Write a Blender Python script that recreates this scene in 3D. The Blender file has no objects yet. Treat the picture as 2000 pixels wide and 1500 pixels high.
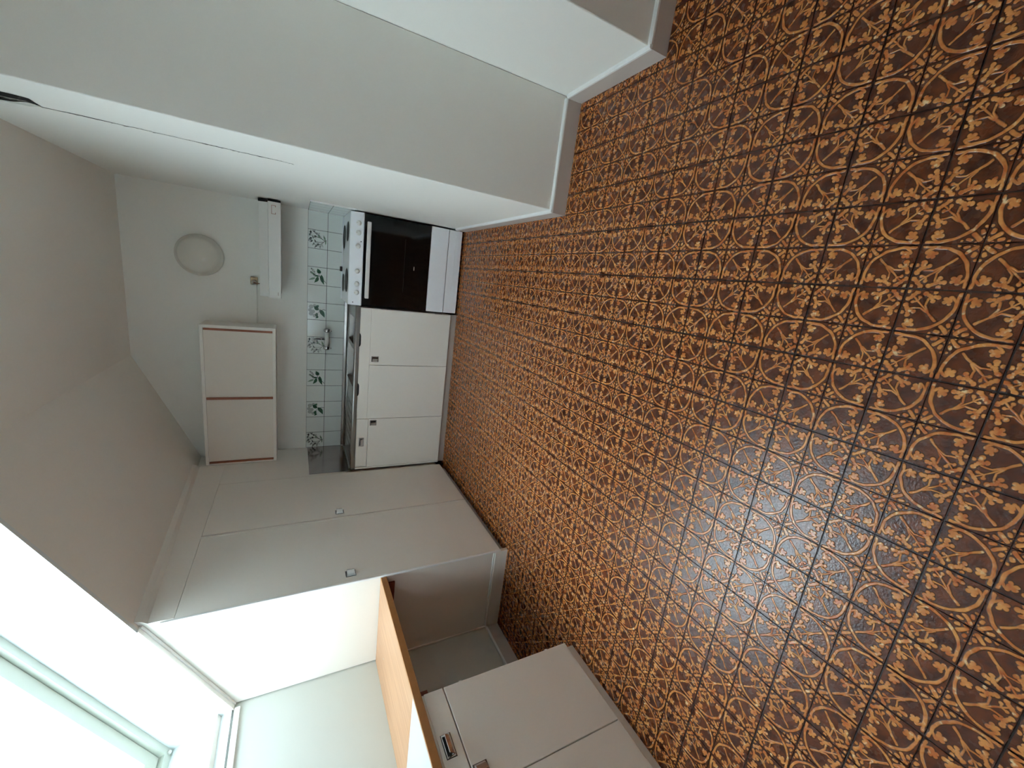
import bpy, bmesh, math, random
from mathutils import Vector, Matrix

random.seed(7)
SC = bpy.context.scene
COL = SC.collection
PI = math.pi

# ------------------------------------------------------------------ camera
F_PX = 790.34
CAM_R = ((0.12485869, 0.96577251, 0.22736263),
         (-0.45734025, 0.25938101, -0.85062411),
         (-0.88048293, 0.00222573, 0.47407262))
CAM_C = (1.68324732, -3.96941029, 1.26088999)
cd = bpy.data.cameras.new('camera')
cam = bpy.data.objects.new('camera', cd)
COL.objects.link(cam)
cd.sensor_fit = 'HORIZONTAL'
cd.sensor_width = 36.0
cd.lens = F_PX / 2000.0 * 36.0
cd.clip_start = 0.02
m = Matrix(CAM_R).to_4x4()
m.translation = CAM_C
cam.matrix_world = m
SC.camera = cam

# ------------------------------------------------------------------ sky, exposure
SKY_STRENGTH = 9.0
EXPOSURE = 1.06
w = bpy.data.worlds.new('sky')
SC.world = w
w.use_nodes = True
bg = w.node_tree.nodes['Background']
bg.inputs['Color'].default_value = (0.75, 0.89, 1.0, 1)
bg.inputs['Strength'].default_value = SKY_STRENGTH
SC.view_settings.view_transform = 'Standard'
SC.view_settings.look = 'None'
SC.view_settings.exposure = EXPOSURE
SC.view_settings.gamma = 1.0
SC.view_settings.use_curve_mapping = False
SC.cycles.use_denoising = True
try:
    SC.cycles.denoiser = 'OPENIMAGEDENOISE'
    SC.cycles.denoising_input_passes = 'RGB_ALBEDO_NORMAL'
except Exception:
    pass
SC.cycles.max_bounces = 8
SC.cycles.diffuse_bounces = 5
SC.cycles.glossy_bounces = 4
SC.cycles.use_adaptive_sampling = True
SC.cycles.adaptive_threshold = 0.06
SC.cycles.adaptive_min_samples = 20
SC.cycles.time_limit = 1000
SC.cycles.caustics_reflective = False
SC.cycles.caustics_refractive = False
SC.cycles.sample_clamp_indirect = 8.0

# ------------------------------------------------------------------ room measures (metres)
XR, X2, X3 = 2.105, 2.633, 3.6      # stepped right-hand walls
Y1, Y2 = -2.03, -2.574
YF = -5.3                           # wall behind the camera
XK = -0.612                         # knee wall on the left
ZC = 2.347                          # flat ceiling
XS = 0.84                           # where the flat ceiling meets the slope
WY0, WY1 = -1.962, -2.90            # roof window opening, in y
WX0, WX1 = -0.600, 0.74             # roof window opening, in x
YT = -1.925                         # near side of the tall cabinet
YC = -0.566                         # front of the base units


def kslope(y):
    t = min(1.0, max(0.0, -y / 1.96))
    return 0.455 + (0.56 - 0.455) * t


def zslope(x, y):
    return ZC - (XS - x) * kslope(y)


SL = Vector((1, 0, 0.56)).normalized()      # up the slope at the window
SN = Vector((-0.56, 0, 1)).normalized()     # outward normal of the slope

# added fill window, unseen in the wall behind the viewer, lifts the room light
BX0, BX1, BZ0, BZ1 = 0.25, 0.85, 0.95, 1.60

# ------------------------------------------------------------------ materials


def lin(c):
    return tuple(((v / 255.0) / 12.92 if v / 255.0 <= 0.04045 else ((v / 255.0 + 0.055) / 1.055) ** 2.4) for v in c) + (1,)


def new_mat(name):
    mt = bpy.data.materials.new(name)
    mt.use_nodes = True
    nt = mt.node_tree
    b = nt.nodes['Principled BSDF']
    return mt, nt, b


def simple(name, col, rough=0.5, metal=0.0, var=0.04, scale=6.0, bump=0.0, bscale=200.0, spec=0.5, coat=0.0):
    mt, nt, b = new_mat(name)
    b.inputs['Roughness'].default_value = rough
    b.inputs['Metallic'].default_value = metal
    b.inputs['Specular IOR Level'].default_value = spec
    if coat:
        b.inputs['Coat Weight'].default_value = coat
        b.inputs['Coat Roughness'].default_value = 0.15
    geo = nt.nodes.new('ShaderNodeNewGeometry')
    nz = nt.nodes.new('ShaderNodeTexNoise')
    nz.inputs['Scale'].default_value = scale
    nz.inputs['Detail'].default_value = 1
    nt.links.new(geo.outputs['Position'], nz.inputs['Vector'])
    mx = nt.nodes.new('ShaderNodeMix')
    mx.data_type = 'RGBA'
    c = lin(col)
    mx.inputs[6].default_value = tuple(v * (1 - var) for v in c[:3]) + (1,)
    mx.inputs[7].default_value = tuple(min(1, v * (1 + var)) for v in c[:3]) + (1,)
    nt.links.new(nz.outputs['Fac'], mx.inputs[0])
    nt.links.new(mx.outputs[2], b.inputs['Base Color'])
    if bump:
        n2 = nt.nodes.new('ShaderNodeTexNoise')
        n2.inputs['Scale'].default_value = bscale
        nt.links.new(geo.outputs['Position'], n2.inputs['Vector'])
        bp = nt.nodes.new('ShaderNodeBump')
        bp.inputs['Strength'].default_value = bump
        bp.inputs['Distance'].default_value = 0.002
        nt.links.new(n2.outputs['Fac'], bp.inputs['Height'])
        nt.links.new(bp.outputs['Normal'], b.inputs['Normal'])
    return mt


M = {}
M['wall'] = simple('wall_paint', (238, 237, 230), 0.75, var=0.02, scale=2.0)
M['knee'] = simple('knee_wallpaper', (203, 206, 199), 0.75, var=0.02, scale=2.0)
M['ceiling'] = simple('ceiling_paint', (238, 235, 227), 0.8, var=0.02, scale=1.5)
M['reveal'] = simple('reveal_paint', (224, 229, 229), 0.5, var=0.01)
M['wframe'] = simple('window_frame_paint', (196, 200, 188), 0.45, var=0.03, scale=20)
M['cab'] = simple('cabinet_paint', (236, 231, 222), 0.38, var=0.015, scale=3)
M['cab2'] = simple('upper_door_paint', (230, 222, 210), 0.45, var=0.015, scale=3)
M['enamel'] = simple('white_enamel', (242, 244, 248), 0.22, var=0.01)
M['plinth'] = simple('plinth_paint', (176, 166, 156), 0.5, var=0.05, scale=12)
M['base'] = simple('skirting_vinyl', (196, 186, 178), 0.5, var=0.03)
M['cap'] = simple('skirting_cap', (235, 235, 232), 0.4, var=0.01)
M['dark'] = simple('dark_gap', (12, 11, 11), 0.8, var=0.2)
M['black'] = simple('black_plastic', (10, 10, 11), 0.4, var=0.1)
M['grout'] = simple('floor_joint', (34, 20, 15), 0.5, var=0.2, scale=30)
M['wgrout'] = simple('wall_tile_joint', (30, 32, 30), 0.8, var=0.1, scale=30)
M['wtile'] = simple('white_glazed_tile', (232, 236, 231), 0.12, var=0.015, scale=9)
M['wtile2'] = simple('marbled_glazed_tile', (196, 200, 194), 0.12, var=0.06, scale=9)
M['chrome'] = simple('chrome', (205, 205, 206), 0.08, 1.0, var=0.02)
M['steel'] = simple('brushed_steel', (150, 146, 142), 0.24, 1.0, var=0.06, scale=14, bump=0.04, bscale=400)
M['steelp'] = simple('steel_splash_sheet', (188, 178, 176), 0.16, 1.0, var=0.04, scale=6)
M['plate'] = simple('cast_iron_plate', (46, 48, 50), 0.55, 0.3, var=0.15, scale=60)
M['plastic'] = simple('white_plastic', (224, 223, 218), 0.35, var=0.01)
M['yellowed'] = simple('yellowed_plastic', (190, 170, 138), 0.4, var=0.05)
M['brownwood'] = simple('brown_wood_strip', (150, 86, 54), 0.45, var=0.18, scale=40)
M['batten'] = simple('dark_wood_batten', (110, 52, 34), 0.5, var=0.2, scale=40)
M['edge'] = simple('worktop_edge_wood', (172, 116, 62), 0.4, var=0.15, scale=30)
M['green'] = simple('green_leaf_print', (44, 92, 62), 0.25, var=0.25, scale=60)
M['green2'] = simple('pale_green_print', (128, 152, 128), 0.25, var=0.2, scale=60)
M['ink'] = simple('black_line_print', (28, 34, 30), 0.25, var=0.2, scale=60)
M['greyprint'] = simple('grey_shadow_print', (178, 182, 176), 0.25, var=0.05, scale=40)
M['whitelam'] = simple('white_laminate', (198, 206, 212), 0.25, var=0.01)
M['lampbase'] = simple('lamp_ring_enamel', (214, 210, 198), 0.35, var=0.02)
M['paper'] = simple('torn_wallpaper_edge', (205, 206, 196), 0.8, var=0.06, scale=30)

# matte-black glass of the oven door
mt, nt, b = new_mat('oven_glass')
b.inputs['Base Color'].default_value = (0.0025, 0.0025, 0.003, 1)
b.inputs['Roughness'].default_value = 0.06
b.inputs['Specular IOR Level'].default_value = 0.35
M['oglass'] = mt

# opal lamp glass
mt, nt, b = new_mat('opal_glass')
b.inputs['Base Color'].default_value = lin((222, 219, 208))
b.inputs['Roughness'].default_value = 0.12
b.inputs['Subsurface Weight'].default_value = 0.0
b.inputs['Subsurface Radius'].default_value = (0.02, 0.02, 0.02)
M['opal'] = mt

# window glass
mt, nt, b = new_mat('window_glass')
nt.nodes.remove(b)
tr = nt.nodes.new('ShaderNodeBsdfTransparent')
tr.inputs['Color'].default_value = (0.96, 0.985, 0.98, 1)
gl = nt.nodes.new('ShaderNodeBsdfGlossy')
gl.inputs['Roughness'].default_value = 0.0
ms = nt.nodes.new('ShaderNodeMixShader')
ms.inputs[0].default_value = 0.04
nt.links.new(tr.outputs[0], ms.inputs[1])
nt.links.new(gl.outputs[0], ms.inputs[2])
nt.links.new(ms.outputs[0], nt.nodes['Material Output'].inputs['Surface'])
M['glass'] = mt

# beech laminate of the worktop
mt, nt, b = new_mat('beech_laminate')
b.inputs['Roughness'].default_value = 0.35
geo = nt.nodes.new('ShaderNodeNewGeometry')
mp = nt.nodes.new('ShaderNodeMapping')
mp.inputs['Scale'].default_value = (60, 3.0, 60)
nz = nt.nodes.new('ShaderNodeTexNoise')
nz.inputs['Scale'].default_value = 1.0
nz.inputs['Detail'].default_value = 5
nz.inputs['Distortion'].default_value = 0.4
cr = nt.nodes.new('ShaderNodeValToRGB')
cr.color_ramp.elements[0].position = 0.3
cr.color_ramp.elements[0].color = lin((172, 124, 88))
cr.color_ramp.elements[1].position = 0.72
cr.color_ramp.elements[1].color = lin((194, 150, 112))
nt.links.new(geo.outputs['Position'], mp.inputs['Vector'])
nt.links.new(mp.outputs[0], nz.inputs['Vector'])
nt.links.new(nz.outputs['Fac'], cr.inputs[0])
nt.links.new(cr.outputs[0], b.inputs['Base Color'])
M['beech'] = mt

# ------------------------------------------------------------------ embossed ornament of the floor tiles
TS, TX, TY = 0.0980, 1.799, -3.3328


def floor_material():
    mt, nt, b = new_mat('embossed_floor_vinyl')
    L = nt.links.new

    class S:                                    # a scalar socket with arithmetic
        def __init__(self, o):
            self.o = o

    def math_(op, *a, clamp=False):
        n = nt.nodes.new('ShaderNodeMath')
        n.operation = op
        n.use_clamp = clamp
        for i, v in enumerate(a):
            if isinstance(v, S):
                L(v.o, n.inputs[i])
            else:
                n.inputs[i].default_value = v
        return S(n.outputs[0])

    def vmath(op, *a, scale=None):
        n = nt.nodes.new('ShaderNodeVectorMath')
        n.operation = op
        for i, v in enumerate(a):
            if isinstance(v, S):
                L(v.o, n.inputs[i])
            else:
                n.inputs[i].default_value = v
        if scale is not None:
            L(scale.o, n.inputs['Scale'])
        return n

    uv = nt.nodes.new('ShaderNodeUVMap')
    uv.uv_map = 'UVMap'
    geo = nt.nodes.new('ShaderNodeNewGeometry')
    pos = S(geo.outputs['Position'])
    # slight wobble so that no line is ruler-straight
    wob = nt.nodes.new('ShaderNodeTexNoise')
    wob.inputs['Scale'].default_value = 55
    wob.inputs['Detail'].default_value = 0
    L(pos.o, wob.inputs['Vector'])
    wv = vmath('SUBTRACT', S(wob.outputs['Color']), (0.5, 0.5, 0.5))
    wsc = nt.nodes.new('ShaderNodeVectorMath')
    wsc.operation = 'SCALE'
    L(wv.outputs[0], wsc.inputs[0])
    wsc.inputs['Scale'].default_value = 0.045
    uvw = vmath('ADD', S(uv.outputs[0]), S(wsc.outputs[0]))
    sep = nt.nodes.new('ShaderNodeSeparateXYZ')
    L(uvw.outputs[0], sep.inputs[0])
    u, v = S(sep.outputs[0]), S(sep.outputs[1])
    A = math_('MAXIMUM', u, v)
    B_ = math_('MINIMUM', u, v)
    cmb = nt.nodes.new('ShaderNodeCombineXYZ')
    L(A.o, cmb.inputs[0])
    L(B_.o, cmb.inputs[1])
    P = S(cmb.outputs[0])

    def circ(x, y, r):
        d = vmath('DISTANCE', P, (x, y, 0))
        return math_('SUBTRACT', S(d.outputs['Value']), r)

    def caps(a, c, r0, r1=None):
        ba = Vector((c[0] - a[0], c[1] - a[1], 0))
        pa = S(vmath('SUBTRACT', P, (a[0], a[1], 0)).outputs[0])
        h = S(vmath('DOT_PRODUCT', pa, tuple(ba)).outputs['Value'])
        h = math_('MULTIPLY', h, 1.0 / ba.length_squared, clamp=True)
        n = nt.nodes.new('ShaderNodeVectorMath')
        n.operation = 'SCALE'
        n.inputs[0].default_value = tuple(ba)
        L(h.o, n.inputs['Scale'])
        d = S(vmath('DISTANCE', pa, S(n.outputs[0])).outputs['Value'])
        if r1 is None:
            return math_('SUBTRACT', d, r0)
        rr = math_('MULTIPLY_ADD', h, r1 - r0, r0)
        return math_('SUBTRACT', d, rr)

    def union(ds):
        r = ds[0]
        for d in ds[1:]:
            r = math_('MINIMUM', r, d)
        return r

    # the big bow of each tile
    dc = S(vmath('DISTANCE', P, (0.72, 0.72, 0)).outputs['Value'])
    ring = math_('SUBTRACT', math_('ABSOLUTE', math_('SUBTRACT', dc, 0.655)), 0.031)
    ring = math_('MAXIMUM', ring, math_('SUBTRACT', A, 0.80))
    bow = union([ring,
                 caps((0.80, 0.065), (0.915, 0.05), 0.022, 0.036),
                 caps((0.76, 0.07), (0.835, 0.135), 0.026, 0.026),
                 circ(0.775, 0.205, 0.068), circ(0.70, 0.185, 0.042), circ(0.845, 0.175, 0.042),
                 circ(0.735, 0.270, 0.042), circ(0.815, 0.265, 0.042)])
    # stalk on the diagonal, side branches
    stem = union([caps((0.075, 0.075), (0.195, 0.195), 0.038),
                  caps((0.32, 0.32), (0.50, 0.50), 0.027, 0.022),
                  caps((0.50, 0.50), (0.82, 0.82), 0.018, 0.016),
                  caps((0.51, 0.49), (0.64, 0.575), 0.020, 0.016),
                  caps((0.64, 0.575), (0.80, 0.56), 0.016, 0.02)])
    # blossoms
    bloom = union([circ(0.855, 0.53, 0.045), circ(0.835, 0.395, 0.050), circ(0.845, 0.455, 0.04),
                   circ(0.74, 0.475, 0.046), circ(0.80, 0.505, 0.036),
                   circ(0.945, 0.465, 0.042), circ(0.915, 0.63, 0.050), circ(0.885, 0.575, 0.04),
                   circ(0.85, 0.85, 0.046), circ(0.93, 0.775, 0.050), circ(0.88, 0.815, 0.04),
                   circ(0.94, 0.94, 0.040), circ(0.82, 0.715, 0.036),
                   caps((0.74, 0.73), (0.82, 0.715), 0.016, 0.02)])
    dots = union([caps((0.215, 0.07), (0.255, 0.085), 0.036), circ(0.35, 0.045, 0.028), circ(0.125, 0.03, 0.022)])
    d = union([bow, stem, bloom, dots])

    def ramp(x, lo, hi):                        # 1 below lo, 0 above hi
        n = nt.nodes.new('ShaderNodeMapRange')
        n.interpolation_type = 'SMOOTHSTEP'
        n.inputs['From Min'].default_value = lo
        n.inputs['From Max'].default_value = hi
        n.inputs['To Min'].default_value = 1
        n.inputs['To Max'].default_value = 0
        L(x.o, n.inputs['Value'])
        return S(n.outputs[0])
    # the ornament keeps clear of the joints
    d = math_('MAXIMUM', d, math_('SUBTRACT', 0.026, B_))
    d = math_('MAXIMUM', d, math_('SUBTRACT', A, 0.966))
    mask = ramp(d, -0.006, 0.008)
    halo = ramp(d, 0.004, 0.05)
    hgt = ramp(d, -0.012, 0.012)

    def noise(scale, detail=2, vec=None, rough=0.55):
        n = nt.nodes.new('ShaderNodeTexNoise')
        n.inputs['Scale'].default_value = scale
        n.inputs['Detail'].default_value = detail
        n.inputs['Roughness'].default_value = rough
        L((vec or pos).o, n.inputs['Vector'])
        return S(n.outputs['Fac'])

    def mix(f, a, c):
        n = nt.nodes.new('ShaderNodeMix')
        n.data_type = 'RGBA'
        if isinstance(f, S):
            L(f.o, n.inputs[0])
        else:
            n.inputs[0].default_value = f
        for k, q in ((6, a), (7, c)):
            if isinstance(q, S):
                L(q.o, n.inputs[k])
            else:
                n.inputs[k].default_value = q
        return S(n.outputs[2])

    def stretch(x, lo, hi):
        n = nt.nodes.new('ShaderNodeMapRange')
        n.inputs['From Min'].default_value = lo
        n.inputs['From Max'].default_value = hi
        L(x.o, n.inputs['Value'])
        return S(n.outputs[0])

    # one random number for every tile
    cell = vmath('SUBTRACT', pos, (TX, TY, 0))
    cell = vmath('MULTIPLY', S(cell.outputs[0]), (1 / TS, 1 / TS, 0))
    cell = vmath('FLOOR', S(cell.outputs[0]))
    wn = nt.nodes.new('ShaderNodeTexWhiteNoise')
    wn.noise_dimensions = '2D'
    L(cell.outputs[0], wn.inputs['Vector'])
    rnd = S(wn.outputs['Value'])

    ground = mix(stretch(noise(28), 0.35, 0.68), lin((70, 36, 23)), lin((124, 63, 31)))
    ground = mix(math_('MULTIPLY', rnd, 0.55), ground, lin((80, 48, 40)))
    orn = mix(stretch(noise(42), 0.36, 0.64), lin((194, 104, 50)), lin((226, 154, 84)))
    orn = mix(math_('MULTIPLY', stretch(noise(70, 2), 0.60, 0.72), 0.75), orn, lin((250, 228, 176)))
    orn = mix(math_('MULTIPLY', rnd, 0.25), orn, lin((184, 110, 64)))
    tone = mix(math_('MULTIPLY', halo, 0.55), ground, lin((110, 62, 32)))
    crease = math_('MULTIPLY', ramp(math_('ABSOLUTE', math_('SUBTRACT', d, 0.014)), 0.0, 0.012), 0.65)
    tone = mix(crease, tone, lin((42, 22, 14)))
    colr = mix(mask, tone, orn)
    L(colr.o, b.inputs['Base Color'])
    b.inputs['Specular IOR Level'].default_value = 0.5
    rgh = nt.nodes.new('ShaderNodeMapRange')
    rgh.inputs['To Min'].default_value = 0.20
    rgh.inputs['To Max'].default_value = 0.33
    L(noise(35).o, rgh.inputs['Value'])
    L(rgh.outputs[0], b.inputs['Roughness'])
    hh = math_('ADD', hgt, math_('MULTIPLY', noise(150, 2), 0.55))
    bp = nt.nodes.new('ShaderNodeBump')
    bp.inputs['Strength'].default_value = 0.9
    bp.inputs['Distance'].default_value = 0.0014
    L(hh.o, bp.inputs['Height'])
    L(bp.outputs[0], b.inputs['Normal'])
    return mt


M['floor'] = floor_material()

# ------------------------------------------------------------------ mesh helpers
ORG = {}


def link(o, parent=None, org=None):
    COL.objects.link(o)
    if parent is not None:
        o.parent = parent
        ORG[o.name] = ORG[parent.name]
    else:
        ORG[o.name] = Vector(org) if org is not None else Vector((0, 0, 0))
    return o


def tag(o, label, cat, group=None, kind=None):
    o['label'] = label
    o['category'] = cat
    if group:
        o['group'] = group
    if kind:
        o['kind'] = kind
    return o


def empty(name, loc, label=None, cat=None, group=None, kind=None):
    o = bpy.data.objects.new(name, None)
    o.empty_display_size = 0.1
    o.location = loc
    link(o, None, loc)
    if label:
        tag(o, label, cat, group, kind)
    return o


class MB:
    """collects shapes in world metres; build() makes ONE mesh object of them"""

    def __init__(self):
        self.v, self.f, self.mi, self.sm = [], [], [], []
        self.k = 0

    def add(self, vs, fs, smooth=False):
        n = len(self.v)
        self.v += [Vector(q) for q in vs]
        for f in fs:
            self.f.append(tuple(i + n for i in f))
            self.mi.append(self.k)
            self.sm.append(smooth)
        return self

    def box(self, x0, x1, y0, y1, z0, z1, bev=0.0, seg=2, mat=None):
        bm = bmesh.new()
        bmesh.ops.create_cube(bm, size=1)
        for q in bm.verts:
            q.co = Vector((x0 + (q.co.x + .5) * (x1 - x0), y0 + (q.co.y + .5) * (y1 - y0), z0 + (q.co.z + .5) * (z1 - z0)))
        if bev > 0:
            bmesh.ops.bevel(bm, geom=bm.edges[:], offset=bev, segments=seg, profile=0.5, affect='EDGES')
        bm.verts.index_update()
        vs = [q.co.copy() for q in bm.verts]
        if mat is not None:
            vs = [mat @ q for q in vs]
        fs = [[q.index for q in f.verts] for f in bm.faces]
        bm.free()
        return self.add(vs, fs)

    def hull8(self, low, high):
        """box from four low and four high corners"""
        return self.add(list(low) + list(high), [(3, 2, 1, 0), (4, 5, 6, 7), (0, 1, 5, 4), (1, 2, 6, 5), (2, 3, 7, 6), (3, 0, 4, 7)])

    def prism(self, prof, axis, a, c):
        """profile of 2-D points swept along an axis; x: (y,z), y: (x,z), z: (x,y)"""
        n = len(prof)

        def mk(p, t):
            return {'x': (t, p[0], p[1]), 'y': (p[0], t, p[1]), 'z': (p[0], p[1], t)}[axis]
        vs = [mk(p, a) for p in prof] + [mk(p, c) for p in prof]
        fs = [tuple(range(n))[::-1], tuple(range(n, 2 * n))]
        for i in range(n):
            j = (i + 1) % n
            fs.append((i, j, j + n, i + n))
        return self.add(vs, fs)

    def lathe(self, prof, center, axis, seg=32, smooth=True):
        """profile of (radius, height along axis)"""
        ax = Vector(axis).normalized()
        t = Vector((0, 0, 1)) if abs(ax.z) < 0.9 else Vector((1, 0, 0))
        e1 = ax.cross(t).normalized()
        e2 = ax.cross(e1)
        vs, fs = [], []
        n = len(prof)
        for r, h in prof:
            for k in range(seg):
                q = 2 * PI * k / seg
                vs.append(Vector(center) + ax * h + (e1 * math.cos(q) + e2 * math.sin(q)) * r)
        for i in range(n - 1):
            for k in range(seg):
                k2 = (k + 1) % seg
                fs.append((i * seg + k, i * seg + k2, (i + 1) * seg + k2, (i + 1) * seg + k))
        fs.append(tuple(range(seg))[::-1])
        fs.append(tuple((n - 1) * seg + k for k in range(seg)))
        return self.add(vs, fs, smooth)

    def tube(self, pts, r, seg=12, rr=None):
        pts = [Vector(p) for p in pts]
        vs, fs = [], []
        n = len(pts)
        prev = None
        for i, p in enumerate(pts):
            d = (pts[min(i + 1, n - 1)] - pts[max(i - 1, 0)]).normalized()
            t = prev if prev is not None else (Vector((0, 0, 1)) if abs(d.z) < .9 else Vector((1, 0, 0)))
            e1 = (t - d * t.dot(d)).normalized()
            prev = e1
            e2 = d.cross(e1)
            ri = rr[i] if rr else r
            for k in range(seg):
                q = 2 * PI * k / seg
                vs.append(p + (e1 * math.cos(q) + e2 * math.sin(q)) * ri)
        for i in range(n - 1):
            for k in range(seg):
                k2 = (k + 1) % seg
                fs.append((i * seg + k, i * seg + k2, (i + 1) * seg + k2, (i + 1) * seg + k))
        fs.append(tuple(range(seg))[::-1])
        fs.append(tuple((n - 1) * seg + k for k in range(seg)))
        return self.add(vs, fs, True)

    def build(self, name, mat, parent=None):
        org = ORG[parent.name] if parent is not None else Vector((0, 0, 0))
        me = bpy.data.meshes.new(name)
        me.from_pydata([q - org for q in self.v], [], self.f)
        for mm in (mat if isinstance(mat, (list, tuple)) else [mat]):
            me.materials.append(mm)
        for p, i, s in zip(me.polygons, self.mi, self.sm):
            p.material_index = i
            p.use_smooth = s
        bm = bmesh.new()
        bm.from_mesh(me)
        bmesh.ops.recalc_face_normals(bm, faces=bm.faces[:])
        bm.to_mesh(me)
        bm.free()
        me.update()
        o = bpy.data.objects.new(name, me)
        return link(o, parent)


def struct(name, mb, mat, label, cat):
    o = mb.build(name, mat)
    return tag(o, label, cat, kind='structure')


def grid_faces(nx, ny):
    return [(i * (ny + 1) + j, (i + 1) * (ny + 1) + j, (i + 1) * (ny + 1) + j + 1, i * (ny + 1) + j + 1) for i in range(nx) for j in range(ny)]


# ------------------------------------------------------------------ floor
floor = struct('floor', MB().box(XK - .02, X3 + .1, YF - .1, .1, -.10, -.0022), M['grout'],
               'brown vinyl floor embossed with small ornate square tiles', 'floor')


def proj(p):
    d = Matrix(CAM_R).transposed() @ (Vector(p) - Vector(CAM_C))
    if d.z > -0.02:
        return None
    return (1000 + F_PX * d.x / -d.z, 750 - F_PX * d.y / -d.z)


GA, GB, INS = 0.0005, 0.0012, 0.0008    # half joints towards the rosette centre and outside


def tile_geo(size):
    a, c = GA, size - GB
    lo = [(a, a), (c, a), (c, c), (a, c)]
    hi = [(a + INS, a + INS), (c - INS, a + INS), (c - INS, c - INS), (a + INS, c - INS)]
    vs = [(x, y, -0.0022) for x, y in lo] + [(x, y, 0.0) for x, y in hi]
    fs = [(4, 5, 6, 7), (0, 1, 5, 4), (1, 2, 6, 5), (2, 3, 7, 6), (3, 0, 4, 7)]
    return vs, fs


tv, tf = tile_geo(TS)
tme = bpy.data.meshes.new('floor_tile')
tme.from_pydata(tv, [], tf)
uvl = tme.uv_layers.new(name='UVMap')
for lp in tme.loops:
    q = tv[lp.vertex_index]
    uvl.data[lp.index].uv = (q[0] / TS, q[1] / TS)
tme.materials.append(M['floor'])

tiles = []
i0, i1 = math.floor((TY - 0) / TS) - 1, math.ceil((TY - YF) / TS)
j0, j1 = math.floor((TX - X3) / TS), math.ceil((TX - XK) / TS)
for i in range(i0, i1):                 # rosette centres sit at odd i and odd j
    for j in range(j0, j1):
        xa, xb = TX - TS * (j + 1), TX - TS * j
        ya, yb = TY - TS * (i + 1), TY - TS * i
        if yb > 0.0 or ya < YF or xb < XK or xa > X3:
            continue
        if ya > YC + .06 or (xa > XR and ya > Y1) or (xa > X2 and ya > Y2):
            continue
        if xb < -0.08 and ya > YT + .03:
            continue
        # which corner is the rosette centre
        ox = xb if (j % 2 == 1) else xa
        oy = yb if (i % 2 == 1) else ya
        rot = {(0, 0): 0, (1, 0): 1, (1, 1): 2, (0, 1): 3}[(1 if ox == xb else 0, 1 if oy == yb else 0)]
        cs = [proj(q) for q in ((xa, ya, 0), (xb, ya, 0), (xb, yb, 0), (xa, yb, 0))]
        area = 0.0
        if all(cs):
            cx, cy = sum(q[0] for q in cs) / 4, sum(q[1] for q in cs) / 4
            if -40 < cx < 2040 and -40 < cy < 1540:
                area = abs(sum(cs[k][0] * cs[(k + 1) % 4][1] - cs[(k + 1) % 4][0] * cs[k][1] for k in range(4))) / 2
        if xa < -.02 and yb < -2.68:
            area = 0.0
        tiles.append((area, ox, oy, rot))
tiles.sort(key=lambda t: -t[0])
for k, (area, ox, oy, rot) in enumerate(tiles[:300]):
    o = bpy.data.objects.new('floor_tile', tme)
    o.location = (ox, oy, 0)
    o.rotation_euler = (0, 0, rot * PI / 2)
    link(o, floor)
vs, fs, uvs = [], [], []
for area, ox, oy, rot in tiles[300:]:
    n = len(vs)
    c, s = (1, 0, -1, 0)[rot], (0, 1, 0, -1)[rot]
    for x, y, z in tv:
        vs.append((ox + c * x - s * y, oy + s * x + c * y, z))
        uvs.append((x / TS, y / TS))
    fs += [tuple(q + n for q in f) for f in tf]
me = bpy.data.meshes.new('floor_tile_field')
me.from_pydata(vs, [], fs)
uvl = me.uv_layers.new(name='UVMap')
vi = [0] * len(me.loops)
me.loops.foreach_get('vertex_index', vi)
flat = []
for q in vi:
    flat += uvs[q]
uvl.data.foreach_set('uv', flat)
me.materials.append(M['floor'])
o = bpy.data.objects.new('floor_tile_field', me)
link(o, floor)
o['kind'] = 'stuff'

# ------------------------------------------------------------------ walls and ceiling
wall_back = struct('wall_back', MB().box(XK - .1, XR, 0.0, 0.1, 0, 2.6), M['wall'],
                   'off-white back wall behind sink and stove', 'wall')
wall_right = struct('wall_right', MB().box(XR, X2, Y1, 0.1, 0, 2.6, 0.004), M['wall'],
                    'pale wall beside the stove with a long vertical crack', 'wall')
struct('wall_right_near', MB().box(X2 + .001, X3 + .1, Y2, 0.1, 0, 2.6, 0.004), M['wall'],
       'pale stepped wall block nearest the viewer, right of the cracked wall', 'wall')
struct('wall_side', MB().box(X3, X3 + .1, YF, Y2, 0, 2.6), M['wall'], 'off-white side wall at the near end of the room', 'wall')
mb = MB()
mb.box(XK - .1, BX0, YF - .1, YF, 0, 2.6)
mb.box(BX1, X3 + .1, YF - .1, YF, 0, 2.6)
mb.box(BX0, BX1, YF - .1, YF, 0, BZ0)
mb.box(BX0, BX1, YF - .1, YF, BZ1, 2.6)
struct('wall_front', mb, M['wall'], 'off-white wall at the near end of the kitchen', 'wall')
fill_win = empty('fill_window', ((BX0 + BX1) / 2, YF, BZ0), 'added white-framed fill window, unseen in the wall behind the viewer', 'window', kind='structure')  # unseen window, added to brighten the room
mb = MB()
for a, c, d, e in ((BX0, BX0 + .06, BZ0, BZ1), (BX1 - .06, BX1, BZ0, BZ1), (BX0 + .06, BX1 - .06, BZ0, BZ0 + .06), (BX0 + .06, BX1 - .06, BZ1 - .06, BZ1),
                   ((BX0 + BX1) / 2 - .04, (BX0 + BX1) / 2 + .04, BZ0 + .06, BZ1 - .06)):
    mb.box(a, c, YF - .085, YF - .02, d, e, .004)
mb.build('fill_window_frame', M['reveal'], fill_win)
MB().box(BX0 + .055, BX1 - .055, YF - .058, YF - .052, BZ0 + .055, BZ1 - .055).build('pane', M['glass'], fill_win)
MB().box(BX0 - .05, BX1 + .05, YF - .02, YF + .12, BZ0 - .03, BZ0 - .002, .005).build('fill_window_sill', M['reveal'], fill_win)
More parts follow.
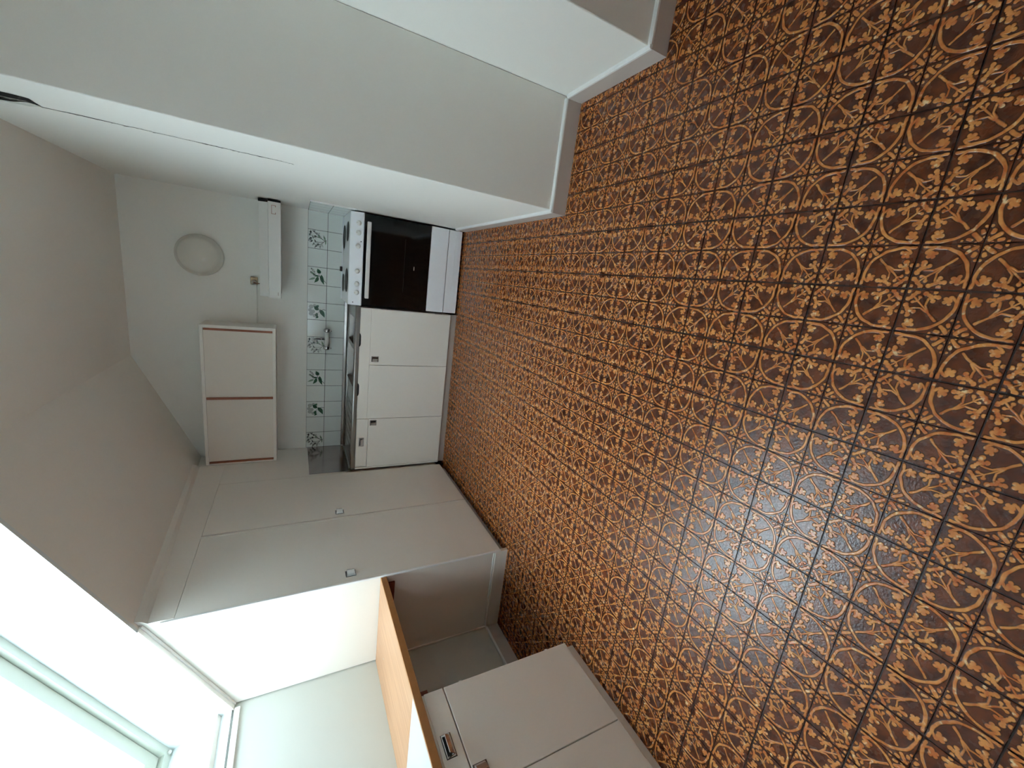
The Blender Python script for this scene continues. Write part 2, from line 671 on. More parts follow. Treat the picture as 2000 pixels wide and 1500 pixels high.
struct('wall_left', MB().box(XK - .1, XK, YF, 0.0, 0, zslope(XK, -3) + .02), M['knee'],
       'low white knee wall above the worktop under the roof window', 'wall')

ceil = struct('ceiling', MB().box(XS, X3 + .1, YF - .1, 0.1, ZC, ZC + .1), M['ceiling'],
              'off-white flat ceiling meeting a sloped attic ceiling', 'ceiling')


def slope_patch(mb, xa, xb, ya, yb, nx=1, ny=1, th=0.06):
    vs = []
    for i in range(nx + 1):
        for j in range(ny + 1):
            x = xa + (xb - xa) * i / nx
            y = ya + (yb - ya) * j / ny
            vs.append((x, y, zslope(x, y)))
    n = len(vs)
    top = [(q[0], q[1], q[2] + th) for q in vs]
    fs = grid_faces(nx, ny)
    mb.add(vs + top, fs + [tuple(q + n for q in f) for f in fs])


mb = MB()
slope_patch(mb, XK - .1, XS, 0.05, WY0, 6, 14)
slope_patch(mb, XK - .1, WX0, WY0, WY1)
slope_patch(mb, WX1, XS, WY0, WY1)
slope_patch(mb, XK - .1, XS, WY1, YF, 2, 1)
mb.build('sloped_panel', M['ceiling'], ceil)

# ------------------------------------------------------------------ roof window
wc = Vector((WX0, WY0, zslope(WX0, -3)))
win = empty('window_1', wc, 'white-framed roof window set deep in the sloped ceiling above the worktop', 'window', kind='structure')


def sl(x, y, d):                            # point of the slope, d metres outward along its normal
    return Vector((x, y, zslope(x, -3))) + SN * d


RD = 0.285


def slab(pts, nrm, th):
    pts = [Vector(p) for p in pts]
    return MB().hull8(pts, [p + Vector(nrm) * th for p in pts])


slab([sl(WX0, WY0, 0), sl(WX1, WY0, 0), sl(WX1, WY0, RD), sl(WX0, WY0, RD)], (0, 1, 0), .02).build('side_reveal', M['reveal'], win)
slab([sl(WX0, WY1, 0), sl(WX1, WY1, 0), sl(WX1, WY1, RD), sl(WX0, WY1, RD)], (0, -1, 0), .02).build('side_reveal', M['reveal'], win)
slab([sl(WX0, WY0, 0), sl(WX0, WY1, 0), sl(WX0, WY1, RD), sl(WX0, WY0, RD)], -SL, .02).build('bottom_reveal', M['reveal'], win)
slab([sl(WX1, WY0, 0), sl(WX1, WY1, 0), sl(WX1, WY1, RD), sl(WX1, WY0, RD)], SL, .02).build('top_reveal', M['reveal'], win)


def frame_bars(e0, e1, wd, d0, d1):
    """rectangular frame in the slope plane, e0..e1 inset from the opening, d0..d1 outward"""
    mbx = MB()
    xa, xb, ya, yb = WX0 + e0, WX1 - e0, WY0 - e0, WY1 + e0
    c = wd
    for (p, q, r, s) in ((xa, xb, ya, ya - c), (xa, xb, yb + c, yb), (xa, xa + c, ya - c, yb + c), (xb - c, xb, ya - c, yb + c)):
        lo = [sl(p, r, d0), sl(q, r, d0), sl(q, s, d0), sl(p, s, d0)]
        mbx.hull8(lo, [t + SN * (d1 - d0) for t in lo])
    return mbx


frame_bars(-0.02, 0, 0.055, RD, RD + .07).build('outer_frame', M['wframe'], win)
sash = frame_bars(0.04, 0, 0.06, RD + .022, RD + .085).build('sash', M['wframe'], win)
xa, xb, ya, yb = WX0 + .09, WX1 - .09, WY0 - .09, WY1 + .09
slab([sl(xa, ya, RD + .05), sl(xb, ya, RD + .05), sl(xb, yb, RD + .05), sl(xa, yb, RD + .05)], SN, .004).build('pane', M['glass'], sash)
lt = MB()
q = sl(WX0 + .05, WY0 - .12, RD + .01)
lt.tube([q, q - SN * .02, q - SN * .02 + Vector((0, -.05, 0))], .007)
lt.build('latch', M['black'], win)
lt = MB()
lt.lathe([(0.0, 0), (.009, 0), (.009, .008), (.005, .012), (0.0005, .012)], sl(WX0 + .016, WY0 - .02, RD), -SN, 14)
lt.build('plug', M['plastic'], win)

# strips between slope, cabinet and reveal
t1 = MB()
pr = []
for y in (YT - .001, -1.5, -1.0, -.5, -.26):
    pr.append(y)
for a, c in zip(pr[:-1], pr[1:]):
    lo = [(0.003, a, zslope(0, a) - .032), (0.003, c, zslope(0, c) - .032), (.017, c, zslope(.017, c) - .022), (.017, a, zslope(.017, a) - .022)]
    hi = [(0.003, a, zslope(0.003, a)), (0.003, c, zslope(0.003, c)), (.026, c, zslope(.026, c)), (.026, a, zslope(.026, a))]
    t1.hull8([Vector(p) for p in lo], [Vector(p) for p in hi])
struct('trim_1', t1, M['cab'], 'narrow white strip where tall cabinet meets the sloped ceiling', 'trim')
t2 = MB()
for (d0, d1, y0, y1) in ((-.006, .0, YT - .002, WY0 - .001), (-.012, -.006, YT - .002, YT - .014)):
    lo = [sl(XK + .005, y0, d0), sl(-.004, y0, d0), sl(-.004, y1, d0), sl(XK + .005, y1, d0)]
    t2.hull8(lo, [p + SN * (d1 - d0) for p in lo])
struct('trim_2', t2, M['cap'], 'pale strip along the top of the tall cabinet side beside the window reveal', 'trim')
t3 = MB().box(XK, XK + .012, WY1, YT - .03, zslope(XK, -3) - .030, zslope(XK, -3) - .004, .003)
struct('trim_3', t3, M['cap'], 'pale strip under the lower edge of the roof window', 'trim')

# ------------------------------------------------------------------ skirting boards
BH = 0.088


def skirting(name, axis, fixed, sgn, a, c, label):
    """axis: run direction; fixed: wall coordinate; sgn: direction into the room"""
    f = fixed
    pr1 = [(f, 0.0), (f + sgn * .014, 0.0), (f + sgn * .014, BH - .010), (f, BH - .010)]
    pr2 = [(f, BH - .010), (f + sgn * .0155, BH - .010), (f + sgn * .015, BH - .003), (f + sgn * .010, BH + .002), (f, BH + .003)]
    e = MB().prism(pr1, axis, a, c).build(name, M['base'])
    MB().prism(pr2, axis, a, c).build('cap_moulding', M['cap'], e)
    return tag(e, label, 'skirting board', kind='structure')


def skirt_x(name, y, a, c, label):          # board along x on a wall that faces -y
    e = MB()
    e.prism([(y, 0.0), (y - .014, 0.0), (y - .014, BH - .010), (y, BH - .010)], 'x', a, c)
    e = e.build(name, M['base'])
    MB().prism([(y, BH - .010), (y - .0155, BH - .010), (y - .015, BH - .003), (y - .010, BH + .002), (y, BH + .003)], 'x', a, c).build('cap_moulding', M['cap'], e)
    return tag(e, label, 'skirting board', kind='structure')


skirting('baseboard_right', 'y', XR, -1, Y1 - .0145, -.585, 'narrow grey skirting board between stove and first wall corner')
skirt_x('baseboard_right_face', Y1, XR - .0005, X2 - .0145, 'grey skirting board along the wall face that looks toward the viewer')
skirting('baseboard_right_step', 'y', X2, -1, Y2 - .0145, Y1 - .0145, 'white skirting board on the stepped wall between the two face walls')
skirt_x('baseboard_right_near', Y2, X2 - .0005, X3, 'grey skirting board at the nearest wall face')
skirting('baseboard_left', 'y', XK, 1, -2.675, YT - .002, 'white skirting board at the knee wall under the worktop')

# ------------------------------------------------------------------ crack in the right-hand wall
ck = MB()
pts = []
z = 1.268
while z < 2.075:
    pts.append((-1.700 + random.uniform(-.0025, .0025) + (.010 if z > 1.95 else 0) * (z - 1.95) * 8, z))
    z += random.uniform(.012, .03)
n = len(pts)
wd = [0.0018 + 0.0038 * abs(math.sin(7.3 * q[1]) * math.sin(17 * q[1])) + random.uniform(0, .0012) for q in pts]
vs = [(XR - .0006, p[0] - w_, p[1]) for p, w_ in zip(pts, wd)] + [(XR - .0006, p[0] + w_, p[1]) for p, w_ in zip(pts, wd)]
ck.add(vs, [(i, i + 1, n + i + 1, n + i) for i in range(n - 1)])
ck.build('crack', M['dark'], wall_right)
cf = MB()
fl = []
for p, w_ in zip(pts, wd):
    if random.random() < .6:
        y = p[0] + random.choice((-1, 1)) * (w_ + .002)
        h = random.uniform(.004, .012)
        cf.add([(XR - .0004, y - .002, p[1] - h), (XR - .0022, y, p[1]), (XR - .0004, y + .003, p[1] + h), (XR - .0003, y + .0015, p[1])], [(0, 1, 2), (0, 2, 3)])
cf.build('flaked_paper', M['paper'], wall_right)
hole = MB()
hole.add([(XR - .0007, y, z_) for y, z_ in ((-1.704, 2.062), (-1.787, 2.061), (-1.795, 2.089), (-1.797, 2.124), (-1.803, 2.20), (-1.81, 2.32),
                                            (-1.725, 2.32), (-1.720, 2.20), (-1.728, 2.12), (-1.736, 2.090))], [tuple(range(10))])
hole.build('open_gap', M['dark'], wall_right)
fp = MB()
fp.add([(XR - .0009, -1.700, 2.058), (XR - .003, -1.731, 2.088), (XR - .010, -1.722, 2.125), (XR - .013, -1.712, 2.20), (XR - .014, -1.715, 2.32),
        (XR - .0009, -1.650, 2.32), (XR - .0009, -1.645, 2.19), (XR - .0009, -1.655, 2.11)], [(0, 1, 2, 7), (2, 3, 6, 7), (3, 4, 5, 6)])
fp.build('loose_wallpaper', M['paper'], wall_right)

# ------------------------------------------------------------------ glazed wall tiles
WT = 0.1502
ZT0 = 0.862
grout = MB().box(0.0005, XR - .0005, -.0035, -.0005, ZT0, ZT0 + 2 * WT).build('tile_bed', M['wgrout'], wall_back)


def wtile_mesh(name, mat):
    mbx = MB()
    g = .0015
    mbx.box(g, WT - g, -.0065, 0, g, WT - g, .0012, 1)
    o = mbx.build(name, mat)
    me = o.data
    bpy.data.objects.remove(o)
    return me


wme = wtile_mesh('wall_tile', M['wtile'])
wme2 = wtile_mesh('wall_tile_marbled', M['wtile2'])
YP = -.0068


def leaf(mbx, x0, z0, x1, z1, wdt, bend=0.0, n=8):
    """pointed leaf from (x0,z0) to (x1,z1), in tile units; x to the right, z up"""
    d = Vector((x1 - x0, z1 - z0))
    nn = Vector((-d.y, d.x)).normalized()
    up, dn = [], []
    for i in range(n + 1):
        t = i / n
        wv = wdt * math.sin(PI * t ** .8) * (1 - .25 * t)
        c = Vector((x0, z0)) + d * t + nn * bend * math.sin(PI * t)
        up.append(c + nn * wv)
        dn.append(c - nn * wv)
    k = len(mbx.v)
    mbx.add([(p.x * WT, 0, p.y * WT) for p in up + dn], [(i, i + 1, n + 2 + i, n + 1 + i) for i in range(n)])


def stroke(mbx, pts, wdt):
    for a, c in zip(pts[:-1], pts[1:]):
        a, c = Vector(a), Vector(c)
        d = (c - a).normalized()
        nn = Vector((-d.y, d.x)) * wdt
        a2, c2 = a - d * wdt * .6, c + d * wdt * .6
        mbx.add([(p.x * WT, 0, p.y * WT) for p in (a2 + nn, c2 + nn, c2 - nn, a2 - nn)], [(0, 1, 2, 3)])


def ring_(mbx, x, z, r, wdt, n=10):
    stroke(mbx, [(x + r * math.cos(2 * PI * k / n), z + r * .85 * math.sin(2 * PI * k / n)) for k in range(n + 1)], wdt)


def blob(mbx, x, z, r, n=8):
    mbx.add([((x + r * math.cos(2 * PI * k / n)) * WT, 0, (z + r * math.sin(2 * PI * k / n)) * WT) for k in range(n)], [tuple(range(n))])


def motif_mesh(kind):
    mbx = MB()
    if kind == 'lily':
        mbx.k = 2
        leaf(mbx, .40, .60, .25, .95, .06)
        leaf(mbx, .55, .62, .75, .88, .05)
        mbx.k = 0
        leaf(mbx, .66, .34, .92, .50, .115, .02)
        leaf(mbx, .60, .30, .05, .14, .105, -.03)
        leaf(mbx, .48, .46, .12, .66, .095, .04)
        leaf(mbx, .52, .40, .50, .72, .05)
        mbx.k = 1
        stroke(mbx, [(.15, .03), (.25, .12), (.45, .33), (.60, .42), (.80, .42)], .010)
        stroke(mbx, [(.45, .33), (.55, .55), (.60, .78)], .008)
        for x, z_, r in ((.80, .72, .05), (.68, .82, .045), (.58, .68, .04), (.88, .80, .035), (.72, .65, .03)):
            ring_(mbx, x, z_, r, .009)
        blob(mbx, .60, .62, .022)
    elif kind == 'leaves':
        mbx.k = 3
        for x, z_, r in ((.35, .80, .12), (.55, .86, .10), (.75, .80, .12), (.25, .62, .10), (.48, .70, .11), (.82, .62, .09)):
            blob(mbx, x, z_, r, 10)
        mbx.k = 0
        leaf(mbx, .58, .40, .80, .66, .11, .02)
        leaf(mbx, .86, .40, .62, .64, .08, .0)
        leaf(mbx, .62, .36, .16, .08, .125, .03)
        leaf(mbx, .42, .50, .12, .46, .085, -.03)
        leaf(mbx, .20, .40, .10, .58, .05)
        mbx.k = 1
        stroke(mbx, [(.60, .03), (.62, .18), (.54, .32), (.60, .40), (.72, .56)], .012)
        stroke(mbx, [(.56, .34), (.38, .22), (.20, .11)], .006)
        stroke(mbx, [(.50, .40), (.30, .48), (.15, .47)], .006)
    elif kind == 'branch':
        mbx.k = 1
        stroke(mbx, [(.50, .06), (.48, .15), (.60, .38), (.64, .60)], .013)
        stroke(mbx, [(.48, .14), (.30, .30), (.22, .46), (.12, .60)], .010)
        stroke(mbx, [(.40, .24), (.36, .45), (.38, .62)], .009)
        stroke(mbx, [(.56, .30), (.78, .46), (.86, .42)], .008)
        stroke(mbx, [(.30, .30), (.14, .24)], .007)
        rr = random.Random(3)
        for x, z_, r in ((.66, .63, .045), (.40, .64, .036), (.23, .50, .030), (.85, .86, .045), (.72, .92, .030), (.90, .70, .03),
                         (.55, .88, .028), (.60, .76, .026), (.36, .82, .030), (.46, .94, .022), (.24, .72, .026), (.12, .62, .026), (.78, .56, .028), (.14, .36, .02)):
            blob(mbx, x, z_, r)
            for k in range(3):
                a = rr.uniform(0, 6.28)
                ring_(mbx, x + .065 * math.cos(a), z_ + .055 * math.sin(a), .030, .0065, 8)
        mbx.k = 2
        leaf(mbx, .50, .12, .78, .22, .05)
        leaf(mbx, .52, .10, .25, .10, .04)
        leaf(mbx, .60, .40, .80, .52, .04)
    else:                                    # grey veins of the corner tile
        mbx.k = 4
        stroke(mbx, [(.95, .92), (.80, .80), (.70, .60), (.62, .42), (.50, .20), (.46, .05)], .014)
        stroke(mbx, [(.72, .66), (.52, .60), (.36, .44)], .010)
        stroke(mbx, [(.60, .40), (.76, .26), (.80, .08)], .010)
        stroke(mbx, [(.86, .86), (.70, .92)], .010)
        leaf(mbx, .50, .22, .30, .12, .05)
        leaf(mbx, .36, .46, .20, .52, .05)
        leaf(mbx, .68, .58, .86, .50, .05)
    # a few tenths of a millimetre proud of the glaze, layer by layer
    for f, k in zip(mbx.f, mbx.mi):
        for q in f:
            mbx.v[q].y = YP - .0001 - .00012 * {3: 0, 2: 1, 0: 2, 1: 3, 4: 3}[k]
    o = mbx.build('motif_' + kind, [M['green'], M['ink'], M['green2'], M['greyprint'], M['plinth']])
    me = o.data
    bpy.data.objects.remove(o)
    return me


motifs = {k: motif_mesh(k) for k in ('lily', 'leaves', 'branch', 'veins')}
seq = {1: 'branch', 3: 'lily', 5: 'leaves', 7: 'branch', 9: 'lily', 11: 'leaves', 13: 'branch'}
for row in (0, 1):
    for k in range(14):
        x = XR - .0005 - WT * (k + 1)
        o = bpy.data.objects.new('wall_tile', wme)
        o.location = (x, 0, ZT0 + WT * row)
        link(o, wall_back)
        if row == 1 and k in seq:
            d = bpy.data.objects.new('painted_motif', motifs[seq[k]])
            link(d, o)
            d['label'] = {'branch': 'black line-drawn blossom twig', 'lily': 'green lily sprig with long leaves', 'leaves': 'green leaf pair on a stem'}[seq[k]]
MB().box(XR - .0035, XR - .0005, -4.1 * WT, -.004, ZT0, ZT0 + 2 * WT).build('tile_bed', M['wgrout'], wall_right)
for row in (0, 1):
    for k in range(4):
        o = bpy.data.objects.new('wall_tile', wme)
        o.location = (XR, -.0065 - WT * (k + 1) + .001 + WT, ZT0 + WT * row)
        o.rotation_euler = (0, 0, -PI / 2)
        link(o, wall_right)
        if row == 1 and k == 0:
            d = bpy.data.objects.new('painted_motif', motifs['veins'])
            link(d, o)
MB().box(XR - .011, XR - .0005, -4.1 * WT - .006, -4.1 * WT, ZT0, ZT0 + 2 * WT + .004, .002).build('tile_edge_strip', M['cap'], wall_right)

# ------------------------------------------------------------------ handles


def handle_drawer(parent, c, along, out, L=.082, H=.036):
    """chrome pull with a bent cover plate; c centre, along = long axis, out = away from the front"""
    al, ou = Vector(along), Vector(out)
    up = Vector((0, 0, 1)) if abs(al.z) < .5 else Vector(along).cross(Vector(out))
    if abs(al.z) > .5:
        up = ou.cross(al)
    c = Vector(c)
    mbx = MB()

    def bar(prof, a0, a1):
        n = len(prof)
        vs = [c + al * a0 + up * p[0] + ou * p[1] for p in prof] + [c + al * a1 + up * p[0] + ou * p[1] for p in prof]
        fs = [tuple(range(n))[::-1], tuple(range(n, 2 * n))] + [(i, (i + 1) % n, (i + 1) % n + n, i + n) for i in range(n)]
        mbx.add(vs, fs)
    h = H / 2
    mbx.k = 1
    bar([(-h - .0022, 0), (h + .0022, 0), (h + .0022, .0012), (-h - .0022, .0012)], -L / 2 - .0022, L / 2 + .0022)
    mbx.k = 0
    bar([(-h, 0), (h, 0), (h, .002), (h - .002, .003), (-h + .002, .003), (-h, .002)], -L / 2, L / 2)
    mbx.k = 1
    bar([(h * .15, .003), (h * .8, .003), (h * .8, .0036), (h * .15, .0036)], -L * .42, L * .42)
    mbx.k = 0
    bar([(-h * .95, .003), (-h * .55, .010), (h * .35, .020), (h * .52, .020), (h * .45, .016), (-h * .35, .007), (-h * .6, .003)], -L * .40, L * .40)
    return mbx.build('handle', [M['chrome'], M['dark']], parent)


# ------------------------------------------------------------------ tall cabinet
tc = empty('tall_cabinet', (-.3, -1.2, 0), 'tall cream cupboard with two long doors reaching the sloped ceiling', 'cabinet')
ZD0, ZD1 = 0.052, 1.752
# carcass, stepped under the slope
body = MB()
ys = [YT, -1.6, -1.2, -.8, -.4, -.012]
for a, c in zip(ys[:-1], ys[1:]):
    lo = [(XK + .006, a, .07), (-.020, a, .07), (-.020, c, .07), (XK + .006, c, .07)]
    hi = [(XK + .006, a, zslope(XK, a) - .004), (-.020, a, zslope(-.02, a) - .004), (-.020, c, zslope(-.02, c) - .004), (XK + .006, c, zslope(XK, c) - .004)]
    body.hull8([Vector(p) for p in lo], [Vector(p) for p in hi])
body.build('carcass', M['cab'], tc)
top = MB()
ys2 = [YT, -1.5, -1.0, -.59, -.26]
for a, c in zip(ys2[:-1], ys2[1:]):
    lo = [(-.020, a, ZD1 + .0006), (0.002, a, ZD1 + .0006), (0.002, c, ZD1 + .0006), (-.020, c, ZD1 + .0006)]
    hi = [(-.020, a, zslope(-.02, a) - .004), (0.002, a, zslope(0, a) - .004), (0.002, c, zslope(0, c) - .004), (-.020, c, zslope(-.02, c) - .004)]
    top.hull8([Vector(p) for p in lo], [Vector(p) for p in hi])
top.build('top_filler', M['cab'], tc)
MB().box(-.020, 0.0, -.600, -.010, .86, 1.885).build('fixed_panel', M['cab'], tc)
d1 = MB().box(-.019, 0.002, -1.263, -.604, ZD0, ZD1, .003).build('door', M['cab'], tc)
d2 = MB().box(-.019, 0.002, YT - .004, -1.2735, ZD0, ZD1, .003).build('door', M['cab'], tc)
MB().box(0.002, 0.0045, -1.2735 - .020, -1.2735 - .003, ZD0, ZD1, .001).build('closing_strip', M['cab'], d2)
MB().box(-.030, -.0195, -1.2730, -1.2635, ZD0, ZD1).build('door_gap', M['dark'], tc)
MB().box(-.010, 0.0035, YT - .018, YT - .0045, ZD0, ZD1 + .05, .003).build('edge_strip', M['cap'], tc)
for d_, y in ((d1, -1.205), (d2, -1.868)):
    handle_drawer(d_, (0.002, y, .975), (0, 0, -1), (1, 0, 0), .05, .046)
MB().box(XK + .01, -.045, YT + .01, -.61, 0, .07).build('plinth', M['plinth'], tc)
sk = MB().box(XK + .016, -.006, YT - .016, YT + .01, 0, .088, .002).build('side_skirting', M['cab'], tc)
MB().box(XK + .016, -.006, YT - .010, YT + .005, .088, .098, .003).build('cap_moulding', M['cap'], sk)
MB().box(XK + .002, XK + .012, YT - .010, YT - .0005, .09, .785, .002).build('corner_bead', M['cab'], tc)

# steel sheet on the cabinet side above the drainer
sp = MB().box(0.0025, 0.0045, -.578, -.012, .846, 1.150, .0006, 1)
sp = sp.build('splash_sheet', M['steelp'])
tag(sp, 'polished steel splash sheet on the tall cupboard beside the draining board', 'splash sheet')

# ------------------------------------------------------------------ base unit with sink bench
bc = empty('base_cabinet', (.7, -.3, 0), 'cream base cupboard with three doors and one drawer under the steel sink', 'cabinet')
XB0, XB1 = 0.006, 1.394
MB().box(XB0, XB0 + .016, -.548, -.012, .06, .798).build('side_panel', M['cab'], bc)
MB().box(XB1 - .016, XB1, -.548, -.012, .06, .798).build('side_panel', M['cab'], bc)
MB().box(XB0 + .016, XB1 - .016, -.548, -.012, .06, .078).build('bottom_panel', M['cab'], bc)
MB().box(XB0 + .016, XB1 - .016, -.024, -.012, .078, .798).build('back_panel', M['cab'], bc)
MB().box(XB0 + .016, XB1 - .016, -.552, -.546, .078, .796).build('face_frame', M['cab'], bc)
MB().box(XB0, XB1, -.548, -.53, 0.0, .058).build('plinth', M['plinth'], bc)
drs = []
for x0, x1, z1 in ((.934, XB1 - .002, .7185), (.4665, .9305, .7185), (.020, .463, .704)):
    drs.append(MB().box(x0, x1, YC, -.5525, .058, z1, .0025).build('door', M['cab'], bc))
MB().box(.4665, XB1 - .002, YC - .0005, -.5525, .7195, .800, .0015).build('fixed_panel', M['cab'], bc)
dw = MB().box(.034, .4635, YC, -.5525, .7075, .798, .0025).build('drawer', M['cab'], bc)
MB().box(XB0, .019, YC - .001, -.5525, .058, .798, .002).build('edge_strip', M['cab'], bc)
handle_drawer(dw, (.255, YC, .755), (1, 0, 0), (0, -1, 0), .072, .036)
handle_drawer(drs[0], (.982, YC, .675), (0, 0, -1), (0, -1, 0), .05, .042)
handle_drawer(drs[2], (.426, YC, .665), (0, 0, -1), (0, -1, 0), .05, .042)
for z_ in (.62, .17):
    MB().tube([(XB1 - .001, YC - .002, z_ - .03), (XB1 - .001, YC - .002, z_ + .03)], .0035, 8).build('hinge', M['plinth'], drs[0])
for x in (1.135, .722):
    mbx = MB()
    pr = [(x - .056, .803), (x - .050, .795), (x - .034, .790), (x + .034, .790), (x + .050, .795), (x + .056, .803)]
    mbx.prism(pr, 'y', YC - .0015, YC + .004).build('grip_slot', M['black'], bc)

# steel bench: deck with two bowls
sb = empty('sink_bench', (.7, -.3, .8), 'stainless steel sink bench with two bowls and a draining board', 'sink')
ZD = .838
XA, XE = 0.008, 1.398
bowls = [(.735, 1.045, -.50, -.13), (1.085, 1.30, -.46, -.16)]
mb = MB()
xs = [XA, .735, 1.045, 1.085, 1.30, XE]
ysd = [-.545, -.50, -.46, -.16, -.13, -.020]


def in_bowl(x, y):
    return any(a < x < c and d < y < e for a, c, d, e in bowls)


for i in range(len(xs) - 1):
    for j in range(len(ysd) - 1):
        cx, cy = (xs[i] + xs[i + 1]) / 2, (ysd[j] + ysd[j + 1]) / 2
        if in_bowl(cx, cy):
            continue
        mb.add([(xs[i], ysd[j], ZD - .004), (xs[i + 1], ysd[j], ZD - .004), (xs[i + 1], ysd[j + 1], ZD - .004), (xs[i], ysd[j + 1], ZD - .004)], [(0, 1, 2, 3)])
mb.build('deck', M['steel'], sb)
for a, c, d, e in bowls:
    mbx = MB()
    t = .025
    z0 = ZD - .15
    top_ = [(a, d, ZD - .004), (c, d, ZD - .004), (c, e, ZD - .004), (a, e, ZD - .004)]
    bot = [(a + t, d + t, z0), (c - t, d + t, z0), (c - t, e - t, z0), (a + t, e - t, z0)]
    mbx.add(top_ + bot, [(0, 1, 5, 4), (1, 2, 6, 5), (2, 3, 7, 6), (3, 0, 4, 7), (4, 5, 6, 7)])
    bw = mbx.build('bowl', M['steel'], sb)
    MB().lathe([(.0, 0), (.032, 0), (.03, .003), (.0005, .003)], ((a + c) / 2, (d + e) / 2, z0 + .0005), (0, 0, 1), 20).build('drain', M['chrome'], bw)
    MB().prism([(a - .004, ZD - .004), (a + .004, ZD - .001), (a + .004, ZD - .004)], 'y', d, e).build('rim', M['steel'], bw)
# rolled front edge and the upstand along the tiles
mbx = MB()
mbx.prism([(-.545, ZD - .004), (-.552, ZD + .001), (-.560, ZD + .001), (-.568, ZD - .004), (-.570, ZD - .012), (-.570, .803), (-.564, .801), (-.560, .803), (-.560, ZD - .014), (-.545, ZD - .014)], 'x', XA, XE)
mbx.build('front_edge', M['steel'], sb)
MB().prism([(-.020, ZD - .004), (-.012, ZD + .004), (-.010, .861), (-.0075, .861), (-.0075, ZD - .008), (-.02, ZD - .008)], 'x', XA, XE).build('upstand', M['steel'], sb)
MB().prism([(XA, ZD - .004), (XA, ZD + .006), (XA + .006, ZD + .006), (XA + .012, ZD - .004)], 'y', -.552, -.02).build('side_rim', M['steel'], sb)
for k in range(7):
    x = .10 + k * .075
    MB().box(x, x + .012, -.47, -.10, ZD - .0042, ZD - .0018, .0008, 1).build('drain_rib', M['steel'], sb)
MB().box(XA, XE, -.0075, -.0066, .8565, .8635).build('sealant', M['black'], sb)

# wall tap
tp = empty('wall_tap', (1.045, -.02, 1.006), 'chrome wall tap with two round valve heads over the sink', 'tap')
MB().tube([(.985, -.055, 1.006), (1.105, -.055, 1.006)], .019, 18).build('body', M['plastic'], tp)
for x, s in ((.972, -1), (1.118, 1)):
    hd = MB().lathe([(.016, -.014), (.025, -.007), (.028, .004), (.026, .014), (.017, .023), (.0005, .027)], (x, -.055, 1.006), (s, 0, 0), 24).build('valve_head', M['chrome'], tp)
    MB().lathe([(.021, 0), (.021, .006), (.011, .012), (.011, .048)], (x - s * .004, -.007, 1.006), (0, -1, 0), 20).build('wall_rosette', M['chrome'], hd)
    MB().tube([(x + s * .002, -.055, 1.006), (x + s * .004, -.072, .986), (x + s * .004, -.084, .972)], .006, 10).build('lever', M['chrome'], hd)
sp_ = [(1.045, -.055, 1.014), (1.046, -.057, 1.05), (1.047, -.068, 1.090), (1.048, -.10, 1.120), (1.049, -.15, 1.126), (1.05, -.20, 1.116), (1.05, -.218, 1.090)]
MB().tube(sp_, .0085, 14, [.012, .011, .009, .0085, .0085, .0085, .009]).build('spout', M['chrome'], tp)

# ------------------------------------------------------------------ stove
XS0, XS1 = 1.407, 2.093
st = empty('electric_stove', (1.75, -.3, 0), 'white electric stove with black oven door and four hotplates', 'stove')
MB().box(XS0 + .004, XS1 - .004, -.545, -.014, .03, .872, .004).build('body', M['enamel'], st)
tpz = .893
mbx = MB()
mbx.prism([(-.532, .868), (-.532, tpz - .006), (-.526, tpz), (-.020, tpz), (-.016, tpz - .006), (-.016, .868)], 'x', XS0, XS1)
ct = mbx.build('cooktop', M['enamel'], st)
MB().prism([(-.030, tpz), (-.026, tpz + .006), (-.018, tpz + .006), (-.018, tpz)], 'x', XS0 + .002, XS1 - .002).build('rear_lip', M['enamel'], ct)
for x, y, r in ((1.925, -.150, .090), (1.955, -.400, .072), (1.555, -.150, .072), (1.585, -.400, .090)):
    hp = MB().lathe([(r + .003, -.0005), (r + .003, .0012), (r, .002), (r * .985, .0048), (r * .96, .0055), (r * .3, .0055), (r * .26, .0045), (.0005, .0045)], (x, y, tpz), (0, 0, 1), 40).build('hot_plate', M['plate'], st)
    MB().lathe([(r * 1.035, .0004), (r * 1.07, .0014), (r * 1.035, .0018)], (x, y, tpz), (0, 0, 1), 40).build('plate_ring', M['chrome'], hp)
MB().box(1.645, 1.685, -.035, -.028, tpz, tpz + .020, .002).build('steam_vent', M['black'], st)
# leaning control panel
mbx = MB()
mbx.prism([(-.545, .800), (-.570, .800), (-.572, .806), (-.541, .888), (-.534, tpz), (-.530, .80)], 'x', XS0, XS1)
cp = mbx.build('control_panel', M['enamel'], st)
pn = Vector((0, -.9354, .3536))


def panel_pt(x, t):
    return Vector((x, -.572 + .031 * t, .806 + .082 * t))


for x in (2.015, 1.945, 1.850, 1.665, 1.570, 1.505):
    c = panel_pt(x, .36)
    kb = MB().lathe([(.0185, 0), (.0185, .004), (.0165, .007), (.0155, .020), (.0135, .023), (.0005, .0235)], c, pn, 24).build('knob', M['plastic'], cp)
    q = c + pn * .0236
    e = Vector((0, .3536, .9354))
    MB().add([q + Vector((-.0012, 0, 0)) + e * .002, q + Vector((.0012, 0, 0)) + e * .002, q + Vector((.0012, 0, 0)) + e * .013, q + Vector((-.0012, 0, 0)) + e * .013], [(0, 1, 2, 3)]).build('pointer', M['plinth'], kb)
for x, t, r in ((1.884, .14, .0045), (1.428, .66, .004)):
    MB().lathe([(r, 0), (r, .0015), (.0005, .002)], panel_pt(x, t), pn, 14).build('pilot_lamp', M['black'], cp)
